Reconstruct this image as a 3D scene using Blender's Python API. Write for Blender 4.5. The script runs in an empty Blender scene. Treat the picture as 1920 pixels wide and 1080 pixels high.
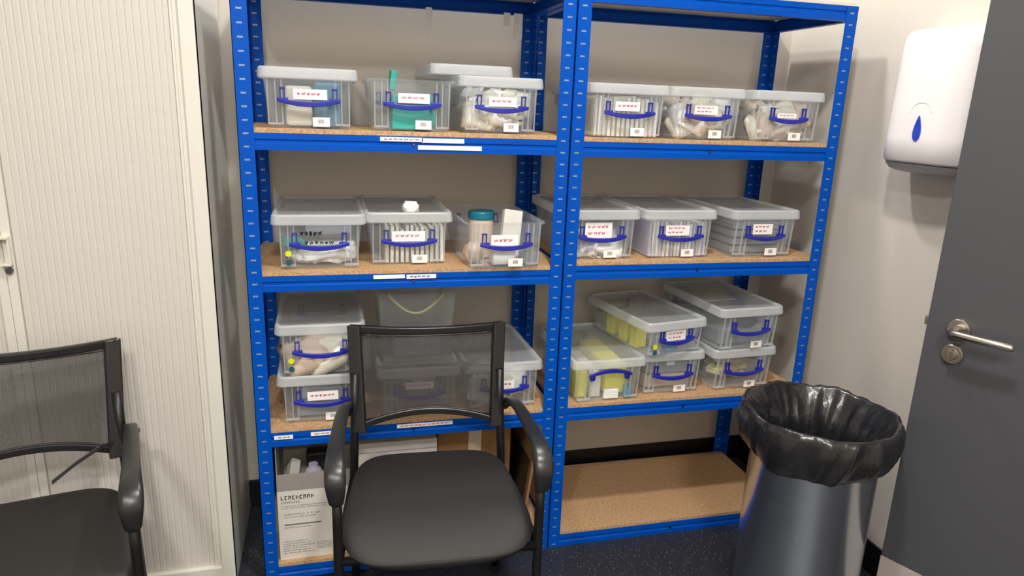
import bpy, bmesh, math, random
from mathutils import Vector, Matrix, noise
PI = math.pi
R = math.radians
random.seed(7)
C = bpy.context.scene.collection
SC = bpy.context.scene

# ------------------------------------------------------------------ camera
cx, cy, cz = 0.2231, -1.9416, 1.4478
yaw, pitch, roll, fpx = 0.2617, -0.2577, 0.0374, 1304.4
fwd = Vector((math.sin(yaw)*math.cos(pitch), math.cos(yaw)*math.cos(pitch), math.sin(pitch)))
rt = Vector((math.cos(yaw), -math.sin(yaw), 0)); up = rt.cross(fwd)
r2 = rt*math.cos(roll) + up*math.sin(roll); u2 = -rt*math.sin(roll) + up*math.cos(roll)
cd = bpy.data.cameras.new('camera'); cam = bpy.data.objects.new('camera', cd); C.objects.link(cam)
cam.matrix_world = Matrix(((r2.x, u2.x, -fwd.x, cx), (r2.y, u2.y, -fwd.y, cy), (r2.z, u2.z, -fwd.z, cz), (0, 0, 0, 1)))
cd.sensor_width = 36.0; cd.lens = fpx/1920*36.0; cd.clip_start = 0.02
SC.camera = cam

# ------------------------------------------------------------------ world, lights, exposure
w = bpy.data.worlds.new('world'); SC.world = w; w.use_nodes = True
w.node_tree.nodes['Background'].inputs[0].default_value = (0.9, 0.95, 1.0, 1)
w.node_tree.nodes['Background'].inputs[1].default_value = 0.3
SC.view_settings.view_transform = 'Standard'; SC.view_settings.look = 'None'
SC.view_settings.exposure = -0.06; SC.view_settings.gamma = 1.0
SC.cycles.transparent_max_bounces = 32
SC.cycles.max_bounces = 10; SC.cycles.diffuse_bounces = 5
SC.cycles.sample_clamp_indirect = 6.0
CEIL = 3.0
def lamp(name, x, y, size, power, col=(1.0, 0.965, 0.925)):
    l = bpy.data.lights.new(name, 'AREA'); l.shape = 'DISK'; l.size = size; l.energy = power; l.color = col
    o = bpy.data.objects.new(name, l); C.objects.link(o); o.location = (x, y, CEIL-0.02)
    return o
lamp('downlight_and_fill', 0.92, 0.24, 0.14, 24)
lamp('downlight_and_fill', 0.66, -1.10, 0.16, 40)
lamp('downlight_and_fill', -0.50, -2.5, 0.20, 36)
lamp('downlight_and_fill', 0.3, -3.1, 0.4, 62)  # unseen fill lamp added behind the camera to brighten the walls

# ------------------------------------------------------------------ materials
def s2l(c):
    return tuple(((v/255)/12.92 if v/255 <= 0.04045 else (((v/255)+0.055)/1.055)**2.4) for v in c)
def mat(name, rgb, rough=0.5, metal=0.0, alpha=1.0, spec=0.5, var=0.0, vscale=20.0, bump=0.0, bscale=60.0, coat=0.0, stretch=None):
    m = bpy.data.materials.new(name); m.use_nodes = True
    nt = m.node_tree; b = nt.nodes['Principled BSDF']
    col = (*s2l(rgb), 1)
    b.inputs['Base Color'].default_value = col
    b.inputs['Roughness'].default_value = rough; b.inputs['Metallic'].default_value = metal
    b.inputs['Alpha'].default_value = alpha
    b.inputs['Specular IOR Level'].default_value = spec
    b.inputs['Coat Weight'].default_value = coat
    if var or bump:
        tc = nt.nodes.new('ShaderNodeTexCoord'); mp = nt.nodes.new('ShaderNodeMapping')
        nt.links.new(tc.outputs['Object'], mp.inputs['Vector'])
        if stretch: mp.inputs['Scale'].default_value = stretch
    if var:
        n = nt.nodes.new('ShaderNodeTexNoise'); n.inputs['Scale'].default_value = vscale; n.inputs['Detail'].default_value = 4
        nt.links.new(mp.outputs[0], n.inputs['Vector'])
        mx = nt.nodes.new('ShaderNodeMix'); mx.data_type = 'RGBA'
        mx.inputs['A'].default_value = tuple(v*(1-var) for v in col[:3]) + (1,)
        mx.inputs['B'].default_value = tuple(min(1, v*(1+var)) for v in col[:3]) + (1,)
        nt.links.new(n.outputs['Fac'], mx.inputs['Factor']); nt.links.new(mx.outputs['Result'], b.inputs['Base Color'])
    if bump:
        n2 = nt.nodes.new('ShaderNodeTexNoise'); n2.inputs['Scale'].default_value = bscale; n2.inputs['Detail'].default_value = 3
        nt.links.new(mp.outputs[0], n2.inputs['Vector'])
        bp = nt.nodes.new('ShaderNodeBump'); bp.inputs['Strength'].default_value = bump; bp.inputs['Distance'].default_value = 0.01
        nt.links.new(n2.outputs['Fac'], bp.inputs['Height']); nt.links.new(bp.outputs[0], b.inputs['Normal'])
    return m
def clear_plastic(name, tint, a0, a1, rough=0.25):
    # thin translucent moulding: mostly lets light through, denser at grazing angles, as polypropylene does
    m = bpy.data.materials.new(name); m.use_nodes = True; nt = m.node_tree
    b = nt.nodes['Principled BSDF']; b.inputs['Base Color'].default_value = (*s2l(tint), 1)
    b.inputs['Roughness'].default_value = rough; b.inputs['Specular IOR Level'].default_value = 0.6
    lw = nt.nodes.new('ShaderNodeLayerWeight'); lw.inputs['Blend'].default_value = 0.35
    mr = nt.nodes.new('ShaderNodeMapRange'); mr.inputs['To Min'].default_value = a0; mr.inputs['To Max'].default_value = a1
    nt.links.new(lw.outputs['Facing'], mr.inputs['Value'])
    tr = nt.nodes.new('ShaderNodeBsdfTransparent'); tr.inputs[0].default_value = (0.96, 0.97, 0.98, 1)
    tl = nt.nodes.new('ShaderNodeBsdfTranslucent'); tl.inputs[0].default_value = (*s2l(tint), 1)
    ms = nt.nodes.new('ShaderNodeMixShader'); ms.inputs[0].default_value = 0.35
    nt.links.new(b.outputs[0], ms.inputs[1]); nt.links.new(tl.outputs[0], ms.inputs[2])
    m2 = nt.nodes.new('ShaderNodeMixShader'); nt.links.new(mr.outputs[0], m2.inputs[0])
    nt.links.new(tr.outputs[0], m2.inputs[1]); nt.links.new(ms.outputs[0], m2.inputs[2])
    nt.links.new(m2.outputs[0], nt.nodes['Material Output'].inputs['Surface'])
    return m
def mesh_fabric(name):
    m = bpy.data.materials.new(name); m.use_nodes = True; nt = m.node_tree
    b = nt.nodes['Principled BSDF']; b.inputs['Base Color'].default_value = (*s2l((52, 50, 49)), 1); b.inputs['Roughness'].default_value = 0.55
    tc = nt.nodes.new('ShaderNodeTexCoord'); mp = nt.nodes.new('ShaderNodeMapping'); mp.inputs['Scale'].default_value = (1, 0.0, 1)
    nt.links.new(tc.outputs['Object'], mp.inputs['Vector'])
    outs = []
    for rz in (0.78, -0.78):
        wv = nt.nodes.new('ShaderNodeTexWave'); wv.inputs['Scale'].default_value = 90; wv.bands_direction = 'X'
        m2 = nt.nodes.new('ShaderNodeMapping'); m2.inputs['Rotation'].default_value = (0, rz, 0)
        nt.links.new(mp.outputs[0], m2.inputs['Vector']); nt.links.new(m2.outputs[0], wv.inputs['Vector']); outs.append(wv.outputs['Fac'])
    mn = nt.nodes.new('ShaderNodeMath'); mn.operation = 'MAXIMUM'
    nt.links.new(outs[0], mn.inputs[0]); nt.links.new(outs[1], mn.inputs[1])
    mr = nt.nodes.new('ShaderNodeMapRange'); mr.inputs['From Min'].default_value = 0.2; mr.inputs['From Max'].default_value = 0.9
    mr.inputs['To Min'].default_value = 0.38; mr.inputs['To Max'].default_value = 0.85
    nt.links.new(mn.outputs[0], mr.inputs['Value'])
    tr = nt.nodes.new('ShaderNodeBsdfTransparent')
    ms = nt.nodes.new('ShaderNodeMixShader'); nt.links.new(mr.outputs[0], ms.inputs[0])
    nt.links.new(tr.outputs[0], ms.inputs[1]); nt.links.new(b.outputs[0], ms.inputs[2])
    nt.links.new(ms.outputs[0], nt.nodes['Material Output'].inputs['Surface'])
    return m
def floor_mat():
    m = mat('flecked_vinyl', (46, 49, 56), 0.42, bump=0.05, bscale=220)
    nt = m.node_tree; b = nt.nodes['Principled BSDF']; tc = nt.nodes.new('ShaderNodeTexCoord')
    v = nt.nodes.new('ShaderNodeTexVoronoi'); v.inputs['Scale'].default_value = 120
    mp = nt.nodes.new('ShaderNodeMapping'); mp.inputs['Scale'].default_value = (1.0, 0.45, 1); mp.inputs['Rotation'].default_value = (0, 0, -0.6)
    nt.links.new(tc.outputs['Object'], mp.inputs['Vector']); nt.links.new(mp.outputs[0], v.inputs['Vector'])
    cr = nt.nodes.new('ShaderNodeValToRGB'); cr.color_ramp.elements[0].position = 0.10; cr.color_ramp.elements[1].position = 0.24
    cr.color_ramp.elements[0].color = (*s2l((108, 110, 118)), 1); cr.color_ramp.elements[1].color = (*s2l((45, 47, 54)), 1)
    nt.links.new(v.outputs['Distance'], cr.inputs['Fac']); nt.links.new(cr.outputs[0], b.inputs['Base Color'])
    return m
def chipboard_mat():
    m = mat('chipboard', (206, 163, 112), 0.7, bump=0.08, bscale=300)
    nt = m.node_tree; b = nt.nodes['Principled BSDF']; tc = nt.nodes.new('ShaderNodeTexCoord')
    n = nt.nodes.new('ShaderNodeTexNoise'); n.inputs['Scale'].default_value = 160; n.inputs['Detail'].default_value = 5
    nt.links.new(tc.outputs['Object'], n.inputs['Vector'])
    cr = nt.nodes.new('ShaderNodeValToRGB'); cr.color_ramp.elements[0].position = 0.3; cr.color_ramp.elements[1].position = 0.7
    cr.color_ramp.elements[0].color = (*s2l((172, 132, 92)), 1); cr.color_ramp.elements[1].color = (*s2l((212, 176, 134)), 1)
    nt.links.new(n.outputs['Fac'], cr.inputs['Fac']); nt.links.new(cr.outputs[0], b.inputs['Base Color'])
    return m
def carton_mat(name, rgb): return mat(name, rgb, 0.8, var=0.08, vscale=30)
M = dict(
    wall=mat('painted_plaster', (212, 206, 195), 0.75, var=0.015, vscale=3, bump=0.02, bscale=200),
    ceil=mat('ceiling_paint', (232, 230, 226), 0.8, var=0.01), skirt=mat('black_vinyl_skirting', (14, 15, 18), 0.35, var=0.1),
    floor=floor_mat(), chip=chipboard_mat(),
    blue=mat('blue_enamel', (0, 80, 185), 0.38, var=0.06, vscale=8, spec=0.12), slot=mat('slot_light_infill', (140, 158, 190), 0.4, metal=0.2, var=0.4, vscale=40),
    rivet=mat('dull_steel', (120, 122, 125), 0.35, metal=1.0, var=0.1),
    body=clear_plastic('clear_box_plastic', (240, 244, 246), 0.09, 0.40), lid=clear_plastic('clear_lid_plastic', (245, 248, 250), 0.42, 0.75), lidtop=clear_plastic('clear_lid_panel', (236, 240, 242), 0.10, 0.42),
    rib=clear_plastic('clear_rib_plastic', (240, 243, 245), 0.28, 0.65),
    handle=mat('navy_handle_plastic', (34, 44, 160), 0.32, var=0.05), card=mat('white_card', (252, 249, 247), 0.7, var=0.02),
    red=mat('red_marker', (196, 60, 80), 0.7, var=0.1), black=mat('black_marker', (24, 26, 30), 0.6, var=0.1),
    grey_print=mat('grey_print', (120, 116, 114), 0.7, var=0.1), yellow=mat('yellow_dot_paper', (222, 232, 30), 0.6, var=0.05),
    teal_dot=mat('dark_teal_print', (30, 84, 104), 0.6, var=0.1),
    chair=mat('black_chair_plastic', (34, 34, 35), 0.32, var=0.08, bump=0.02, bscale=300), steel_black=mat('black_powder_coat', (17, 17, 18), 0.4, var=0.1),
    seat=mat('black_seat_fabric', (30, 29, 28), 0.62, var=0.12, vscale=350, bump=0.12, bscale=700), mesh=mesh_fabric('chair_mesh_fabric'),
    cab=mat('cream_steel_paint', (226, 224, 214), 0.4, var=0.01), tambour=mat('beige_tambour_plastic', (214, 210, 203), 0.5, var=0.02),
    door=mat('charcoal_laminate', (76, 77, 81), 0.42, var=0.03, vscale=3), satin=mat('satin_stainless', (200, 192, 182), 0.28, metal=1.0, var=0.03),
    kick=mat('brushed_kickplate', (205, 196, 190), 0.42, metal=0.35, var=0.03, stretch=(1, 1, 60)),
    frame=mat('door_frame_paint', (168, 166, 158), 0.5, var=0.02),
    bin=mat('brushed_steel_bin', (206, 212, 218), 0.20, metal=1.0, var=0.05, vscale=6, bump=0.01, bscale=30, stretch=(1, 1, 30)),
    bag=mat('black_bin_liner', (30, 30, 32), 0.24, spec=0.7, var=0.1, bump=0.25, bscale=26),
    disp=mat('white_gloss_plastic', (240, 236, 236), 0.22, var=0.01, coat=0.3), disp_grey=mat('pale_grey_plastic', (176, 178, 178), 0.35, var=0.03),
    drop=mat('deep_blue_window', (10, 62, 190), 0.12, var=0.2, vscale=14, coat=0.5),
    grey=mat('grey_wrap', (150, 154, 158), 0.5, var=0.12, vscale=40), white=mat('white_wrap', (250, 248, 243), 0.55, var=0.06, vscale=40, bump=0.15, bscale=40),
    cream=mat('cream_wrap', (240, 234, 216), 0.6, var=0.08, vscale=30, bump=0.15, bscale=40),
    teal=mat('teal_card', (44, 166, 156), 0.5, var=0.06), blue_pack=mat('mid_blue_pack', (96, 146, 172), 0.5, var=0.08),
    lilac=mat('lilac_wrap', (198, 190, 214), 0.5, var=0.08, vscale=40), yel=mat('yellow_pack', (244, 236, 80), 0.5, var=0.1, vscale=20),
    gold=mat('gold_brown_pack', (176, 140, 76), 0.5, var=0.4, vscale=40), dark=mat('dark_pack', (52, 56, 60), 0.5, var=0.3, vscale=40),
    tealcap=mat('teal_blue_lid', (16, 116, 140), 0.35, var=0.06), sky=mat('sky_blue_pack', (110, 170, 220), 0.5, var=0.06),
    lit_strip=mat('pale_lit_strip', (224, 216, 206), 0.5, var=0.02),
    carton=carton_mat('brown_cardboard', (156, 116, 72)), wcarton=carton_mat('white_cardboard', (222, 218, 210)), gcarton=carton_mat('grey_cardboard', (152, 147, 140)),
    peach=mat('peach_wrap', (222, 200, 178), 0.6, var=0.08), yrim=mat('pale_yellow_tube', (206, 204, 150), 0.4, var=0.05),
)

# ------------------------------------------------------------------ helpers
def obj(name, bm, m, parent=None, smooth=False, bevel=0.0, solid=0.0, weld=False, subsurf=0):
    me = bpy.data.meshes.new(name)
    if weld: bmesh.ops.remove_doubles(bm, verts=bm.verts, dist=1e-5)
    bmesh.ops.recalc_face_normals(bm, faces=bm.faces)
    bm.to_mesh(me); bm.free()
    for mm in (m if isinstance(m, (list, tuple)) else [m]): me.materials.append(M[mm] if isinstance(mm, str) else mm)
    if smooth:
        for p in me.polygons: p.use_smooth = True
    o = bpy.data.objects.new(name, me); C.objects.link(o)
    if parent is not None: o.parent = parent
    if solid:
        s = o.modifiers.new('solid', 'SOLIDIFY'); s.thickness = solid; s.offset = 0
    if bevel:
        b = o.modifiers.new('bevel', 'BEVEL'); b.width = bevel; b.segments = 2; b.limit_method = 'ANGLE'; b.angle_limit = R(40)
    if subsurf:
        s = o.modifiers.new('sub', 'SUBSURF'); s.levels = s.render_levels = subsurf
    return o
def thing(name, label, cat, loc=(0, 0, 0), rz=0, group=None):
    o = bpy.data.objects.new(name, None); C.objects.link(o); o.location = loc; o.rotation_euler = (0, 0, rz)
    o['label'] = label; o['category'] = cat
    if group: o['group'] = group
    return o
def tag(o, label, cat, group=None, kind=None):
    o['label'] = label; o['category'] = cat
    if group: o['group'] = group
    if kind: o['kind'] = kind
    return o
def struct(name, bm, m, label=None, **k):
    o = obj(name, bm, m, **k); o['kind'] = 'structure'
    if label: o['label'] = label
    return o
def box(bm, x0, x1, y0, y1, z0, z1, mi=0):
    v = [bm.verts.new(p) for p in ((x0, y0, z0), (x1, y0, z0), (x1, y1, z0), (x0, y1, z0), (x0, y0, z1), (x1, y0, z1), (x1, y1, z1), (x0, y1, z1))]
    for f in ((0, 3, 2, 1), (4, 5, 6, 7), (0, 1, 5, 4), (1, 2, 6, 5), (2, 3, 7, 6), (3, 0, 4, 7)):
        bm.faces.new([v[i] for i in f]).material_index = mi
    return v
def B(*a):
    bm = bmesh.new(); box(bm, *a); return bm
def xform(verts, mx):
    for v in verts: v.co = mx @ v.co
def tube(bm, pts, r, seg=10, cap=True, sx=1.0):
    pts = [Vector(p) for p in pts]; n = len(pts); rings = []
    rr = r if isinstance(r, (list, tuple)) else [r]*n
    prev = None
    for i, p in enumerate(pts):
        t = (pts[min(i+1, n-1)] - pts[max(i-1, 0)]).normalized()
        ref = prev if prev is not None else (Vector((0, 0, 1)) if abs(t.z) < 0.9 else Vector((1, 0, 0)))
        a = t.cross(ref).normalized(); b = a.cross(t).normalized(); prev = b
        rings.append([bm.verts.new(p + a*math.cos(2*PI*k/seg)*rr[i]*sx + b*math.sin(2*PI*k/seg)*rr[i]) for k in range(seg)])
    for i in range(n-1):
        for k in range(seg):
            bm.faces.new((rings[i][k], rings[i][(k+1) % seg], rings[i+1][(k+1) % seg], rings[i+1][k]))
    if cap: bm.faces.new(rings[0][::-1]); bm.faces.new(rings[-1])
def sweep_rect(bm, pts, wdir, hw, ht):
    """rectangular bar along pts; wdir = fixed width direction, hw half width (list ok), ht half thickness (list ok)"""
    pts = [Vector(p) for p in pts]; n = len(pts); rings = []; wd = Vector(wdir).normalized()
    W_ = hw if isinstance(hw, (list, tuple)) else [hw]*n; T_ = ht if isinstance(ht, (list, tuple)) else [ht]*n
    for i, p in enumerate(pts):
        t = (pts[min(i+1, n-1)] - pts[max(i-1, 0)]).normalized(); nn = wd.cross(t).normalized()
        c = 0.35
        prof = [(-1, -1+c), (-1+c*.5, -1), (1-c*.5, -1), (1, -1+c), (1, 1-c), (1-c*.5, 1), (-1+c*.5, 1), (-1, 1-c)]
        rings.append([bm.verts.new(p + wd*a*W_[i] + nn*b*T_[i]) for a, b in prof])
    for i in range(n-1):
        for k in range(8): bm.faces.new((rings[i][k], rings[i][(k+1) % 8], rings[i+1][(k+1) % 8], rings[i+1][k]))
    bm.faces.new(rings[0][::-1]); bm.faces.new(rings[-1])
def rrect(w_, d_, r, n=4):
    out = []
    for cx_, cy_, a0 in ((w_/2-r, d_/2-r, 0), (-w_/2+r, d_/2-r, 90), (-w_/2+r, -d_/2+r, 180), (w_/2-r, -d_/2+r, 270)):
        for k in range(n+1):
            a = R(a0 + 90*k/n); out.append((cx_ + r*math.cos(a), cy_ + r*math.sin(a)))
    return out
def loft(bm, rings, cap0=True, cap1=True):
    """rings: list of lists of 3D points with same count"""
    vs = [[bm.verts.new(p) for p in rg] for rg in rings]; n = len(vs[0])
    for i in range(len(vs)-1):
        for k in range(n): bm.faces.new((vs[i][k], vs[i][(k+1) % n], vs[i+1][(k+1) % n], vs[i+1][k]))
    if cap0: bm.faces.new(vs[0][::-1])
    if cap1: bm.faces.new(vs[-1])
    return vs
def lathe(bm, prof, seg=48, cx_=0, cy_=0, cap0=False, cap1=False):
    loft(bm, [[(cx_ + r*math.cos(2*PI*k/seg), cy_ + r*math.sin(2*PI*k/seg), z) for k in range(seg)] for r, z in prof], cap0, cap1)
def dup(o, parent=None):
    c = o.copy(); C.objects.link(c)
    if parent is not None: c.parent = parent
    return c
def squiggle(bm, x0, x1, z, y, h, th=0.0007, seed=0):
    """illegible handwriting: a wandering pen stroke lying on the card"""
    rnd = random.Random(seed); x = x0
    while x < x1 - 0.004:
        L = rnd.uniform(0.008, 0.016); L = min(L, x1-x); n = 9; pts = []
        for i in range(n):
            t = i/(n-1)
            pts.append((x + L*t*0.9 + rnd.uniform(-.3, .3)*L/n, z + h*0.5*math.sin(i*1.9 + rnd.uniform(0, 1.2))*rnd.uniform(.5, 1), ))
        for i in range(n-1):
            a = Vector((pts[i][0], 0, pts[i][1])); b = Vector((pts[i+1][0], 0, pts[i+1][1])); d = (b-a)
            if d.length < 1e-6: continue
            nn = Vector((-d.z, 0, d.x)).normalized()*th
            v = [bm.verts.new((p.x, y_, p.z)) for y_ in (y, y+0.0004) for p in (a-nn, b-nn, b+nn, a+nn)]
            for f in ((0, 1, 2, 3), (7, 6, 5, 4), (0, 4, 5, 1), (1, 5, 6, 2), (2, 6, 7, 3), (3, 7, 4, 0)): bm.faces.new([v[j] for j in f])
        x += L + 0.0025

# ------------------------------------------------------------------ room
WX, WY = 1.912, 0.462
LX, FY = -2.4, -3.6
struct('floor', B(LX-.1, 3.1, FY-.1, WY+.1, -0.06, 0), 'floor')
struct('ceiling', B(LX-.1, 3.1, FY-.1, WY+.1, CEIL, CEIL+.06), 'ceil')
struct('wall_back', B(LX-.1, WX+.12, WY, WY+.1, 0, CEIL), 'wall')
struct('wall_left', B(LX-.1, LX, FY, WY, 0, CEIL), 'wall')
struct('wall_front', B(LX-.1, 3.1, FY-.1, FY, 0, CEIL), 'wall')
DY0, DY1, DH = -0.41, -1.42, 2.09
bm = bmesh.new(); box(bm, WX, WX+.12, DY0, WY, 0, CEIL); box(bm, WX, WX+.12, FY, DY1, 0, CEIL); box(bm, WX, WX+.12, DY1, DY0, DH, CEIL)
struct('wall_right', bm, 'wall')
struct('wall_corridor', B(3.0, 3.1, FY, WY, 0, CEIL), 'wall')
bm = bmesh.new(); box(bm, -0.2, WX, WY-.008, WY, 0, 0.105); struct('baseboard_back', bm, 'skirt', bevel=.002)
bm = bmesh.new(); box(bm, WX-.008, WX, DY0+.0, WY-.008, 0, 0.105); struct('baseboard_right', bm, 'skirt', bevel=.002)
bm = bmesh.new()
box(bm, WX-.004, WX+.126, DY0-.03, DY0, 0, DH); box(bm, WX-.004, WX+.126, DY1, DY1+.03, 0, DH); box(bm, WX-.004, WX+.126, DY1, DY0, DH-.03, DH)
box(bm, WX+.05, WX+.07, DY0-.045, DY0-.03, 0, DH-.03)
struct('trim_1', bm, 'frame', 'pale painted frame lining the doorway')

# door, ajar into the room
DL = Vector((1.70, -0.56)); dd = Vector((0.400, -0.9165)); dn = Vector((0.9165, 0.400))  # dn points away from the camera side
door = bpy.data.objects.new('door_1', None); C.objects.link(door); door['kind'] = 'structure'
door['label'] = 'charcoal flush door standing ajar with steel lever handle and kick plate'
door.location = (DL.x, DL.y, 0); door.rotation_euler = (0, 0, math.atan2(dd.y, dd.x))
# door local frame: +x along leaf towards hinge, +y = rotated; camera side is local -y
obj('door_leaf', B(0, 0.84, 0, 0.044, 0.006, 2.05), 'door', door, bevel=.0015)
obj('kick_plate', B(-0.0005, 0.84, -0.002, 0, 0.008, 0.257), 'kick', door, bevel=.0006)
def disc_y(bm, x, z, r, y0, y1, seg=40, r2_=None):
    r2_ = r if r2_ is None else r2_
    loft(bm, [[(x + rr*math.cos(2*PI*k/seg), yy, z + rr*math.sin(2*PI*k/seg)) for k in range(seg)] for rr, yy in ((r, y1), (r, (y0+y1)/2), (r2_, y0))])
LZ = 0.948
hd = bpy.data.objects.new('lever_handle', None)
bm = bmesh.new(); disc_y(bm, 0.075, LZ, 0.027, -0.010, 0, r2_=0.025); rose = obj('handle_rose', bm, 'satin', door, smooth=False, bevel=.001)
bm = bmesh.new()
tube(bm, [(0.075, -0.008, LZ), (0.075, -0.035, LZ), (0.077, -0.050, LZ), (0.084, -0.058, LZ), (0.10, -0.060, LZ), (0.15, -0.060, LZ), (0.205, -0.058, LZ), (0.210, -0.057, LZ)],
     [.010, .0095, .0095, .0095, .0095, .0095, .0095, .006], 16)
lev = obj('lever_handle', bm, 'satin', door, smooth=True)
bm = bmesh.new(); disc_y(bm, 0.072, LZ-0.066, 0.026, -0.009, 0, r2_=0.024); esc = obj('lock_rose', bm, 'satin', door, bevel=.001)
bm = bmesh.new(); disc_y(bm, 0.072, LZ-0.066, 0.014, -0.018, -0.008, r2_=0.012); box(bm, 0.069, 0.075, -0.028, -0.018, LZ-.080, LZ-.052); obj('thumb_turn', bm, 'satin', esc, bevel=.001)
bm = bmesh.new(); box(bm, -0.012, 0.001, 0.014, 0.030, LZ-.012, LZ+.010); obj('latch_bolt', bm, 'satin', door, bevel=.002)
bpy.data.objects.remove(hd)

# ------------------------------------------------------------------ shelving
PW, PD = 0.040, 0.4325
def angle_post(x, y, sx, sy, H):
    """L-angle upright with corner at (x,y), flanges towards sx and sy, pressed slots in both flanges"""
    bm = bmesh.new(); t = 0.0018
    pitch = 0.0335
    def flange(axis, s, other):
        # axis 'x': flange in plane y=y, extends sx ; axis 'y': flange in plane x=x
        def P(a, z, d):  # a along flange 0..PW, d depth
            return (x + s*a, y + other*d, z) if axis == 'x' else (x + other*d, y + s*a, z)
        a0, a1 = 0.013, 0.027
        nz = int(H/pitch)
        z = 0.0
        def quad(A0, A1, Z0, Z1, d, mi=0, slant=0):
            v = [bm.verts.new(P(A0, Z0+slant, d)), bm.verts.new(P(A1, Z0-slant, d)), bm.verts.new(P(A1, Z1-slant, d)), bm.verts.new(P(A0, Z1+slant, d))]
            f = bm.faces.new(v); f.material_index = mi
        for d in (0, t):
            quad(0, a0, 0, H, d); quad(a1, PW, 0, H, d)
            for i in range(nz+1):
                zc = i*pitch + 0.012; zn = min(H, zc + pitch - 0.0025); 
                if i == 0: quad(a0, a1, 0, zc-.0025, d)
                if zc+.0025 < zn: quad(a0, a1, zc+.0025, zn, d)
        for i in range(nz+1):
            zc = i*pitch + 0.012
            quad(a0, a1, zc-.0025, zc+.0025, t*0.5, 1)  # pale infill painted for the brightness seen at open slots
        # edges
        for A in (0, PW):
            v = [bm.verts.new(P(A, 0, 0)), bm.verts.new(P(A, 0, t)), bm.verts.new(P(A, H, t)), bm.verts.new(P(A, H, 0))]; bm.faces.new(v)
        v = [bm.verts.new(P(0, H, 0)), bm.verts.new(P(PW, H, 0)), bm.verts.new(P(PW, H, t)), bm.verts.new(P(0, H, t))]; bm.faces.new(v)
    flange('x', sx, sy); flange('y', sy, sx)
    return bm
BH = 0.0433
def beam_x(x0, x1, yf, s, zt):
    """long beam with a pressed ledge; yf = outer face, s = inward direction (+1 front beam, -1 back beam)"""
    prof = [(0, 0), (0, -.016), (.0035, -.0185), (.0035, -.0245), (0, -.027), (0, -BH+.002), (.002, -BH), (.024, -BH), (.024, -BH+.002), (.004, -BH+.002), (.0055, -.024), (.0055, -.014), (.020, -.013), (.020, -.011), (.002, -.011), (.002, 0)]
    prof = [(0, 0), (0, -.015), (.003, -.018), (.003, -.024), (0, -.027), (0, -BH), (.022, -BH), (.022, -BH+.002), (.004, -BH+.003), (.005, -.013), (.020, -.013), (.020, -.011), (.004, -.011), (.004, 0)]
    bm = bmesh.new()
    loft(bm, [[(x, yf + s*a, zt + b) for a, b in prof] for x in (x0, x1)])
    return bm
def beam_y(xf, s, y0, y1, zt):
    prof = [(0, 0), (0, -.015), (.003, -.018), (.003, -.024), (0, -.027), (0, -BH), (.022, -BH), (.022, -BH+.002), (.004, -BH+.003), (.005, -.013), (.020, -.013), (.020, -.011), (.004, -.011), (.004, 0)]
    bm = bmesh.new(); loft(bm, [[(xf + s*a, y, zt + b) for a, b in prof] for y in (y0, y1)]); return bm
def unit(label, loc, rz, levels, top, W_=0.9):
    t = thing('shelving_unit', label, 'shelving', loc, rz, 'blue boltless shelving units along the back wall')
    H = top
    for x, sx in ((0, 1), (W_, -1)):
        for y, sy in ((0, 1), (PD, -1)):
            obj('upright_post', angle_post(x, y, sx, sy, H), ['blue', 'slot'], t)
            if y == 0:
                pass
    for i, z in enumerate(levels + [top]):
        obj('shelf_beam', beam_x(0.004, W_-.004, 0.0020, 1, z), 'blue', t)
        obj('shelf_beam', beam_x(0.004, W_-.004, PD-.0020, -1, z), 'blue', t)
        obj('side_beam', beam_y(0.0020, 1, 0.026, PD-.026, z), 'blue', t)
        obj('side_beam', beam_y(W_-.0020, -1, 0.026, PD-.026, z), 'blue', t)
        if i < len(levels):
            obj('shelf_board', B(0.005, W_-.005, 0.004, PD-.004, z+.0002, z+.012), 'chip', t, bevel=.0008)
        else:
            obj('shelf_board', B(0.005, W_-.005, 0.004, PD-.004, z+.0002, z+.010), 'lit_strip', t, bevel=.0008)  # top board coloured pale to stand in for a strip of lit wall
    for sx in (W_/2,):
        for z in levels:
            bm = bmesh.new(); disc_y(bm, sx, z-.021, .0035, -.0012, .0052, 12); obj('beam_dimple', bm, 'rivet', t)
    return t
LL = [0.055, 0.503, 0.970, 1.3535]
RL = [0.044, 0.508, 0.979, 1.3510]
H_ = 1.7746
uL = unit('blue boltless shelving unit beside the cream cabinet, crowded with boxes on four shelves', (0, 0, 0), 0, LL, H_)
uR = unit('blue boltless shelving unit next to the steel bin, its lowest shelf empty', (0.9043, 0.0047, 0), -0.0101, RL, H_)
def beam_label(x0, x1, z0, z1, lines, tilt=0.0, mrk='grey_print'):
    bm = B(x0, x1, -.0012, -.0002, z0, z1)
    xform(bm.verts, Matrix.Translation((x0, 0, z0)) @ Matrix.Rotation(tilt, 4, 'Y') @ Matrix.Translation((-x0, 0, -z0)))
    o = obj('paper_label', bm, 'card', uL); o['label'] = 'white paper strip stuck on the beam'
    if lines:
        bm = bmesh.new(); squiggle(bm, x0+.01, x1-.01, (z0+z1)/2, -.0017, (z1-z0)*.5, seed=int(x0*100)); obj('handwriting', bm, mrk, o)
beam_label(0.360, 0.475, 1.340, 1.351, 1); beam_label(0.472, 0.590, 1.338, 1.350, 0); beam_label(0.462, 0.640, 1.319, 1.331, 0)
beam_label(0.337, 0.425, 0.957, 0.968, 0); beam_label(0.43, 0.515, 0.955, 0.967, 1, mrk='handle')
beam_label(0.400, 0.570, 0.490, 0.502, 1, mrk='red'); beam_label(0.048, 0.100, 0.484, 0.496, 1); beam_label(0.150, 0.215, 0.487, 0.499, 1)
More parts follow.
